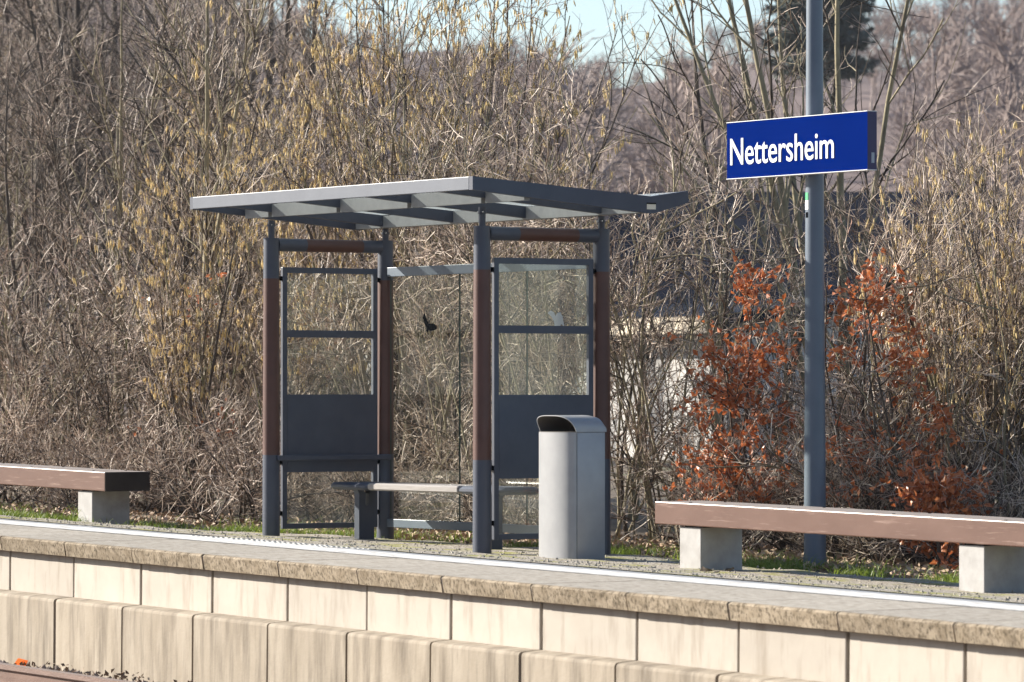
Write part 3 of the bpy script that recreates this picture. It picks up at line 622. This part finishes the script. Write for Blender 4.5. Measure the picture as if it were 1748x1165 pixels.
LOW = [make_thicket(150+i, 1.35, 18, 1.15, tw, bark_dark, 'low_shrub', (6, 4, 2), .02)[0] for i, tw in enumerate([twig_grey, twig_tan, twig_grey])]
HZ = [make_hazel(200+i, h, 15, 2) for i, h in enumerate([5.0, 5.4, 4.7])]
HZ2 = [make_hazel(230+i, h, 13, 1, 'sparse_hazel') for i, h in enumerate([3.6, 3.9])]
MOSS = [make_thicket(260+i, 3.4, 9, .45, twig_tan, bark_green, 'mossy_shrub', (8, 6, 3), .05)[0] for i in range(2)]
TR = [make_tree(300+i, h, ns, rd, bark_dark, twig_grey, sp) for i, (h, ns, rd, sp) in enumerate([(9, 1, .14, .1), (10, 2, .12, .2), (8.5, 3, .085, .25)])]
SAP = [make_tree(340+i, h, ns, rd, bm, twig_grey, sp, 'sapling', (9, 6, 3), .18, .0036, (.4, .85), .8) for i, (h, ns, rd, sp, bm) in enumerate([(4.2, 3, .036, .2, bark_dark), (3.6, 4, .03, .3, bark), (4.8, 2, .042, .12, bark_green)])]
# thicket left of shelter, behind shelter, right of shelter
def row(protos, pxs, y0, y1, smin, smax, lab, grp, cat, jit=25):
    for p in pxs: put(protos, USED, p+R.uniform(-jit, jit), R.uniform(y0, y1), R, smin, smax, lab, grp, cat)
gl, gm, gr = 'bare shrubs behind the left bench', 'bare shrubs behind the shelter', 'bare shrubs behind the blue sign'
row(TH, (-60, 0, 60, 125, 190, 440), 5.6, 7.0, .7, .95, 'bare grey brown shrub in the tangle behind the left bench', gl, 'shrub')
row(TH, range(-80, 430, 74), 8.0, 10.0, .85, 1.1, 'bare grey brown shrub in the tangle behind the left bench', gl, 'shrub')
row(TH, range(-80, 430, 90), 11, 14, 1.0, 1.2, 'bare grey brown shrub in the tangle behind the left bench', gl, 'shrub')
row(TH, range(460, 960, 110), 6.8, 8.0, .55, .8, 'bare grey brown shrub in the tangle behind the shelter', gm, 'shrub')
row(TH, range(430, 940, 90), 9.5, 13, .85, 1.1, 'bare grey brown shrub in the tangle behind the shelter', gm, 'shrub')
row(TH, range(1230, 1500, 110), 6.8, 8.2, .5, .66, 'bare grey brown shrub in the tangle behind the blue sign', gr, 'shrub')
row(TH, range(1230, 1800, 130), 9, 12, .6, .8, 'bare grey brown shrub in the tangle behind the blue sign', gr, 'shrub')
row(TH, range(1480, 1830, 70), 6.4, 8.5, .8, 1.0, 'bare grey brown shrub in the tangle behind the blue sign', gr, 'shrub')
row(LOW, range(-40, 440, 70), 4.9, 5.8, .5, .8, 'low dry bramble at the grass edge left of the shelter', 'low brambles left of the shelter', 'shrub')
row(LOW, range(480, 960, 85), 5.7, 6.5, .5, .7, 'low dry bramble just behind the shelter glass', 'low brambles behind the shelter', 'shrub')
row(LOW, range(1200, 1800, 75), 5.9, 6.8, .5, .75, 'low dry bramble under the red leaved bushes', 'low brambles behind the right bench', 'shrub')
row(MOSS, (690, 760, 880, 1000, 1075, 1160), 5.9, 7.2, .8, 1.0, 'loose shrub with mossy green stems behind the shelter glass', 'mossy stemmed shrubs behind the shelter', 'shrub', 15)
row(HZ, (365, 450, 535, 610, 680, 745, 795), 7.4, 9.2, .84, 1.0, 'tall hazel bush hung with yellow catkins behind the shelter', 'catkin hazels behind the shelter', 'hazel', 20)
row(HZ, (335,), 5.9, 6.0, .70, .72, 'hazel with a fan of dark stems standing close behind the grass left of the shelter', 'near hazel left of the shelter', 'hazel', 1)
row(HZ2, (895, 950), 8, 9, .72, .84, 'shorter hazel with few catkins above the shelter roof end', 'small hazels above the roof end', 'hazel', 10)
row(HZ2, (1560, 1630, 1690, 1750, 1800), 6.2, 8, .68, .85, 'thin hazel with sparse catkins at the right picture edge', 'sparse hazels at the right', 'hazel', 15)
row(TR, (-60, 30, 70, 105, 150, 190, 225, 290, 330, 385), 15, 24, .8, 1.05, 'tall dark bare tree rising behind the left thicket', 'dark trees behind the left thicket', 'tree', 15)
row(TR, (-40, 20, 60, 110, 150, 180, 230, 270, 310, 350), 26, 48, .9, 1.25, 'blurred bare tree far behind the left thicket', 'far trees behind the left thicket', 'tree', 15)
row(SAP, (10, 70, 130, 200, 280, 350, 410), 6.2, 8.5, .85, 1.2, 'slim bare sapling with dark stems in the thicket left of the shelter', 'saplings left of the shelter', 'sapling', 20)
row(SAP, (690, 745, 910), 6.3, 7.6, .8, 1.0, 'slim bare sapling seen through the shelter glass', 'saplings behind the shelter', 'sapling', 12)
row(SAP, (1100, 1230, 1345, 1460, 1580, 1660, 1730), 8.0, 9.6, .6, .8, 'slim bare sapling in the thicket behind the right bench', 'saplings behind the right bench', 'sapling', 20)
for p in SAP+TH+LOW+HZ+HZ2+MOSS+TR:
    if p.name not in USED:
        for c in list(p.children): bpy.data.objects.remove(c)
        bpy.data.objects.remove(p)
# single plants
for nm, sd_, pxl, yy, H, lab in (('beech_shrub', 400, 1235, 6.1, 2.3, 'young beech with rusty orange leaves left of the sign pole'), ('beech_shrub', 401, 1530, 6.2, 2.4, 'young beech with rusty orange leaves right of the sign pole'),
                                 ('beech_shrub', 402, 1600, 5.8, 1.0, 'small low beech sprout with bright orange leaves near the right bench')):
    b = make_beech(sd_, H, 3 if H > 1.5 else 2, 2 if sd_ != 404 else 1); x = at(pxl, yy); b.location = (x, yy, float(hz(x, yy))-.03); tag(b, lab, 'beech', 'rusty leaved beeches')
b = make_beech(406, 2.3, 4, -1, 1.75); b.name = 'red_leaf_shrub'; x = at(318, 5.9); b.location = (x, 5.9, float(hz(x, 5.9))-.03); tag(b, 'bare shrub with a few last orange leaves between the left bench and the shelter', 'shrub')
t = make_tree(500, 6.8, 6, .055, bark_green, twig_tan, .45, 'multi_stem_tree', (6, 4, 3, 2), .35, .0035, (.4, .8)); x = at(1445, 11); t.location = (x, 11, float(hz(x, 11))); tag(t, 'multi stemmed bare tree with spreading greenish limbs behind the blue sign', 'tree')
t = make_tree(501, 6.2, 2, .045, bark_dark, twig_grey, .5, 'leaning_tree', (6, 4, 3, 2), .4, .0035, (.5, 1.1)); x = at(1275, 10); t.location = (x, 10, float(hz(x, 10))); tag(t, 'leaning dark bare tree reaching into the sky left of the sign pole', 'tree')
t = make_tree(502, 9, 4, .10, willow_m, willow_m, .35, 'willow', (16, 14, 7, 2), .2, .004, (.4, .9), 1.3); x = at(-40, 22); t.location = (x, 22, float(hz(x, 22))); tag(t, 'golden brown willow at the upper left picture edge', 'willow')

# ------------------------------------------------------------------ grass and litter
rs = np.random.RandomState(9)
n = 30000; gx = rs.uniform(-15, 9, n); ey = edge_y(gx); gy = ey+np.abs(rs.normal(0, .42, n))-.05
patch = np.sin(gx*2.3)+np.sin(gx*5.7+gy*4)+rs.normal(0, .8, n); keep = (patch > -.15) & ~((gx > -7.0) & (gx < -4.2) & (rs.uniform(0, 1, n) < .55)); gx = gx[keep]; gy = gy[keep]; n = len(gx)
P0 = np.stack([gx, gy, hz(gx, gy)-.02], -1); hgt = (.022+.05*rs.beta(1.5, 3, n)+.08*(rs.uniform(0, 1, n) < .05))*(1+.4*(gx < -7)); a = rs.uniform(0, 2*PI, n)
side_ = np.stack([np.cos(a), np.sin(a), 0*a], -1)*.0035; ln = np.stack([rs.normal(0, .45, n), rs.normal(0, .45, n), 1+0*a], -1)*(hgt+.02)[:, None]
mid = P0+ln*.55; tip = P0+ln+np.stack([ln[:, 0], ln[:, 1], -.25*hgt], -1)*.5
V = np.stack([P0-side_, P0+side_, mid+side_*.8, mid-side_*.8, tip], 1).reshape(-1, 3); b = np.arange(n)[:, None]*5
V2, F2 = V, np.concatenate([b+np.array([[0, 1, 2]]), b+np.array([[0, 2, 3]]), b+np.array([[3, 2, 4]])])
tag(npmesh('grass', V2, F2, grass_m, smooth=False), 'short bright green grass along the edge of the gravel', 'grass', kind='stuff')
n = 9000; lx = rs.uniform(-16, 4, n); ly = edge_y(lx)+.25+np.abs(rs.normal(0, 1.4, n)); P = np.stack([lx, ly, hz(lx, ly)-.02+rs.uniform(0, .03, n)], -1)
V, F = leafquads(P, .06, rs, .35); tag(npmesh('leaf_litter', V, F, dryleaf_m, smooth=False), 'brown leaf litter under the shrubs behind the platform', 'leaf litter', kind='stuff')
n = 2600; lx = rs.uniform(-12, 8, n); ly = 1.6+(edge_y(lx)-1.6)*rs.uniform(0, 1, n); P = np.stack([lx, ly, hz(lx, ly)+.012], -1)
V, F = rocks(2600, (-12, 8), (1.8, 4.3), lambda x, y: float(hz(x, y))+.008-(.2 if y > edge_y(x) else 0), .005, .013); tag(npmesh('loose_gravel', V, F, grit_m, smooth=False), 'loose gravel grains strewn over the platform surface', 'gravel', kind='stuff')
V, F = leafquads(np.array([(-.62, 3.25, 0), (-.58, 3.27, 0), (-.52, 3.26, 0), (-.66, 3.24, 0)])+np.array([0, 0, float(hz(-.6, 3.25))+.02]), .11, np.random.RandomState(3), .5, .5); tag(npmesh('curled_leaf', V, F, bark_dark, smooth=False), 'dark curled dead leaf lying on the gravel before the right bench', 'leaf')

# ------------------------------------------------------------------ houses, hill and far trees
def ddir(pxl): d = FWD[:2]+RGT[:2]*(pxl-874)/FPX; return d
def pos(pxl, D): d = ddir(pxl); return np.array([CAM[0]+d[0]*D, CAM[1]+d[1]*D])
def house(name, label, p0, p1, D, depth, zb, ze, zr, wm, rm, wins, yaw_off=0.0):
    A = pos(p0, D); B = pos(p1, D); u = B-A; Ln = float(np.linalg.norm(u)); ang = math.atan2(u[1], u[0])+yaw_off
    r = tag(empty(name, (A[0], A[1], zb), ang), label, 'house')
    h, rg = ze-zb, zr-zb
    mb = MB(); mb.prism([(0, 0), (depth, 0), (depth, h), (depth/2, rg-.12), (0, h)], 'x', 0, Ln); mb.build('wall', wm, r)
    mb = MB(); o_ = .5; s = (rg-h)/(depth/2)
    mb.prism([(-o_, h-o_*s), (depth/2, rg), (depth+o_, h-o_*s), (depth+o_, h-o_*s+.16), (depth/2, rg+.16), (-o_, h-o_*s+.16)], 'x', -.4, Ln+.4); rfh = mb.build('roof', rm, r)
    mb = MB(); mb.box((-.4, -o_-.06, h-o_*s-.10), (Ln+.4, -o_-.005, h-o_*s+.15)); mb.build('eave', trim_m, rfh)
    for wx, wz, ww, wh in wins:
        mb = MB(); mb.box((wx, -.03, wz), (wx+ww, -.004, wz+wh)); fr = mb.build('window', trim_m, r)
        mb = MB(); mb.box((wx+.08, -.045, wz+.08), (wx+ww-.08, -.031, wz+wh-.08)); mb.build('pane', win_m, fr)
    return r
house('house', 'house with long dark blue roof behind the right thicket', 1085, 1665, 86, 10, -1.6, 2.6, 5.05, render_w, roof_bl, [(.8, 1.6, 1.2, 1.3), (3.0, 1.6, 1.2, 1.3)])
house('house', 'low white flat roofed building seen right of the shelter and through its glass', 620, 1950, 80, 6, -1.6, 2.15, 2.45, render_w, roof_bl, [(3.0, 1.8, 1.2, 1.2), (6.5, 1.8, 1.2, 1.2)], math.radians(-65))
house('house', 'pale building glimpsed behind the thicket at the left edge', -220, 130, 92, 8, -1.6, 2.3, 3.4, render_g, roof_bl, [(1.0, 1.6, 1.2, 1.2)])
# hill: ridge across the view
def ridge(pxl): return np.interp(pxl, [-1500, -200, 300, 600, 900, 1000, 1150, 1300, 1500, 1700, 1900, 3000], [46, 40, 31, 26.5, 25.0, 24.4, 24.4, 24.8, 25.6, 26.8, 30, 40])
HP = np.linspace(-1800, 3500, 90); HD = np.array([105, 130, 160, 190, 220, 255, 290, 330, 370, 450, 600])
prof_h = np.interp(HD, [105, 130, 190, 255, 330, 370, 600], [0, .05, .30, .68, 1.0, 1.03, .9])
V = []
for j, D in enumerate(HD):
    for pxl in HP:
        q = pos(pxl, D); V.append((q[0], q[1], -1.2+(ridge(pxl)+1.2)*prof_h[j]+.8*math.sin(pxl*.013+D*.05)*min(1, prof_h[j]*3)))
nx = len(HP); i = np.arange((len(HD)-1)*(nx-1)); a = i//(nx-1)*nx+i % (nx-1)
o = npmesh('hill', np.array(V), np.stack([a, a+1, a+nx+1, a+nx], -1), hill_m); o['kind'] = 'structure'
# the other side of the valley, behind the camera (unseen; added for glass reflections, raised to cut sky fill)
V = []; AZ = np.linspace(math.radians(158), math.radians(382), 60)
for j, D in enumerate((60, 90, 140, 200, 260)):
    for k_, az in enumerate(AZ):
        q = (CAM[0]+D*math.cos(az), CAM[1]+D*math.sin(az)); e = math.sin(PI*k_/59)**.5
        V.append((q[0], q[1], -1.6+e*(0, 4, 26, 42, 44)[j]*(1+.18*math.sin(k_*.9)+.1*math.sin(k_*2.3))))
i = np.arange(4*59); a = i//59*60+i % 59
o = npmesh('hill', np.array(V), np.stack([a, a+1, a+61, a+60], -1), hill_m); o['kind'] = 'structure'
sheet('field', np.array([-500, -200, -60, -20, 0, 20, 60, 200, 400.]), np.array([-400, -150, -60, -30, -13.9]), lambda X, Y: -G*np.clip(X, -60, 60)-.96-.002*np.abs(Y), ground_m)
def hill_z(pxl, D): return -1.2+(float(ridge(pxl))+1.2)*float(np.interp(D, HD, prof_h))
# far wood as one mass
rs = np.random.RandomState(77); parts = []
def fartree(rs, H):
    s0 = grow(rs, np.zeros((1, 3)), ring_dirs(rs, 1, 0, .08), np.array([H]), 8, .04, .02)
    st, d, ix, t = kids(rs, s0, 22, .22, 1, .4, .9); s1 = grow(rs, st, d, H*rs.uniform(.15, .38, len(ix))*(1.15-.75*t), 6, .1, .06)
    st, d, i2, t2 = kids(rs, s1, 9, .15, 1, .4, .9); s2 = grow(rs, st, d, H*rs.uniform(.05, .14, len(i2)), 4, .13, .03)
    st, d, i3, t3 = kids(rs, s2, 2, .15, 1, .4, .9); s3 = grow(rs, st, d, H*rs.uniform(.03, .07, len(i3)), 3, .13, .03)
    return join([tubes(s0, H*.014, H*.003, 5), tubes(s1, H*.0045, H*.0015, 3), tubes(s2, H*.0026, H*.0012, 3), tubes(s3, H*.002, H*.0011, 3)])
FT = [fartree(rs, 1.0) for _ in range(4)]
for k in range(430):
    D = rs.uniform(120, 345); pxl = rs.uniform(-250, 2000); 
    
    q = pos(pxl, D); V, F = FT[rs.randint(4)]; H = rs.uniform(6.5, 11)
    room = ridge(pxl)*D/330+(.6 if pxl < 1230 else 3.0)-hill_z(pxl, D); H = min(H, room)
    if H < 3.5 or (1270 < pxl < 1520 and D < 240): continue
    a = rs.uniform(0, 6.28); c, s = math.cos(a), math.sin(a)
    Vr = (V@np.array([[c, s, 0], [-s, c, 0], [0, 0, 1]]).T)*H+np.array([q[0], q[1], hill_z(pxl, D)-.2]); parts.append((Vr, F))
V, F = join(parts); tag(npmesh('hillside_wood', V, F, far_twig), 'bare purple brown wood covering the hillside behind the houses', 'wood', kind='stuff')
# conifer
def make_conifer(seed, H):
    rs = np.random.RandomState(seed); root = empty('conifer'); mb = MB(); mb.tube((0, 0, -.3), (0, 0, H), .22, .03, 10); mb.build('trunk', bark_dark, root, True)
    nb = 260; z = H*np.sort(rs.uniform(.34, .99, nb)); L = (H-z)*.21+.4; a = rs.uniform(0, 2*PI, nb); d = np.stack([np.cos(a), np.sin(a), rs.uniform(-.25, .15, nb)], -1)
    s1 = grow(rs, np.stack([0*a, 0*a, z], -1), d, L*rs.uniform(.7, 1.15, nb), 8, .05, .0)
    st, dd, ix, t = kids(rs, s1, 26, .15, 1, .5, 1.1); s2 = grow(rs, st, dd, rs.uniform(.25, .65, len(ix)), 3, .1, -.06)
    P = np.concatenate([s2[:, 0], s2[:, 1]]); V, F = leafquads(np.repeat(P, 3, 0)+rs.normal(0, .06, (len(P)*3, 3)), .36, rs, .5, .2)
    npmesh('branches', *tubes(s1, .03, .008, 4), bark_dark, root); npmesh('needles', V, F, needle_m, root, smooth=False)['kind'] = 'stuff'; return root
cf = make_conifer(600, 19); q = pos(1398, 215); cf.location = (q[0], q[1], hill_z(1398, 215)-.3); tag(cf, 'dark green conifer high behind the sign pole', 'conifer')

# ------------------------------------------------------------------ thin winter haze filling the valley
mb = MB(); mb.box((-620, -420, -9), (480, 560, 62)); hz_o = mb.build('haze', []); hz_o['kind'] = 'stuff'; hz_o['label'] = 'thin pale haze filling the valley'
hm = bpy.data.materials.new('haze'); hm.use_nodes = True; nt = hm.node_tree; nt.nodes.remove(nt.nodes['Principled BSDF'])
vol = nt.nodes.new('ShaderNodeVolumePrincipled'); vol.inputs['Color'].default_value = (.86, .90, 1.0, 1); vol.inputs['Density'].default_value = .00012; vol.inputs['Anisotropy'].default_value = .2
lnk(nt, vol.outputs[0], nt.nodes['Material Output'].inputs['Volume']); hz_o.data.materials.clear(); hz_o.data.materials.append(hm)
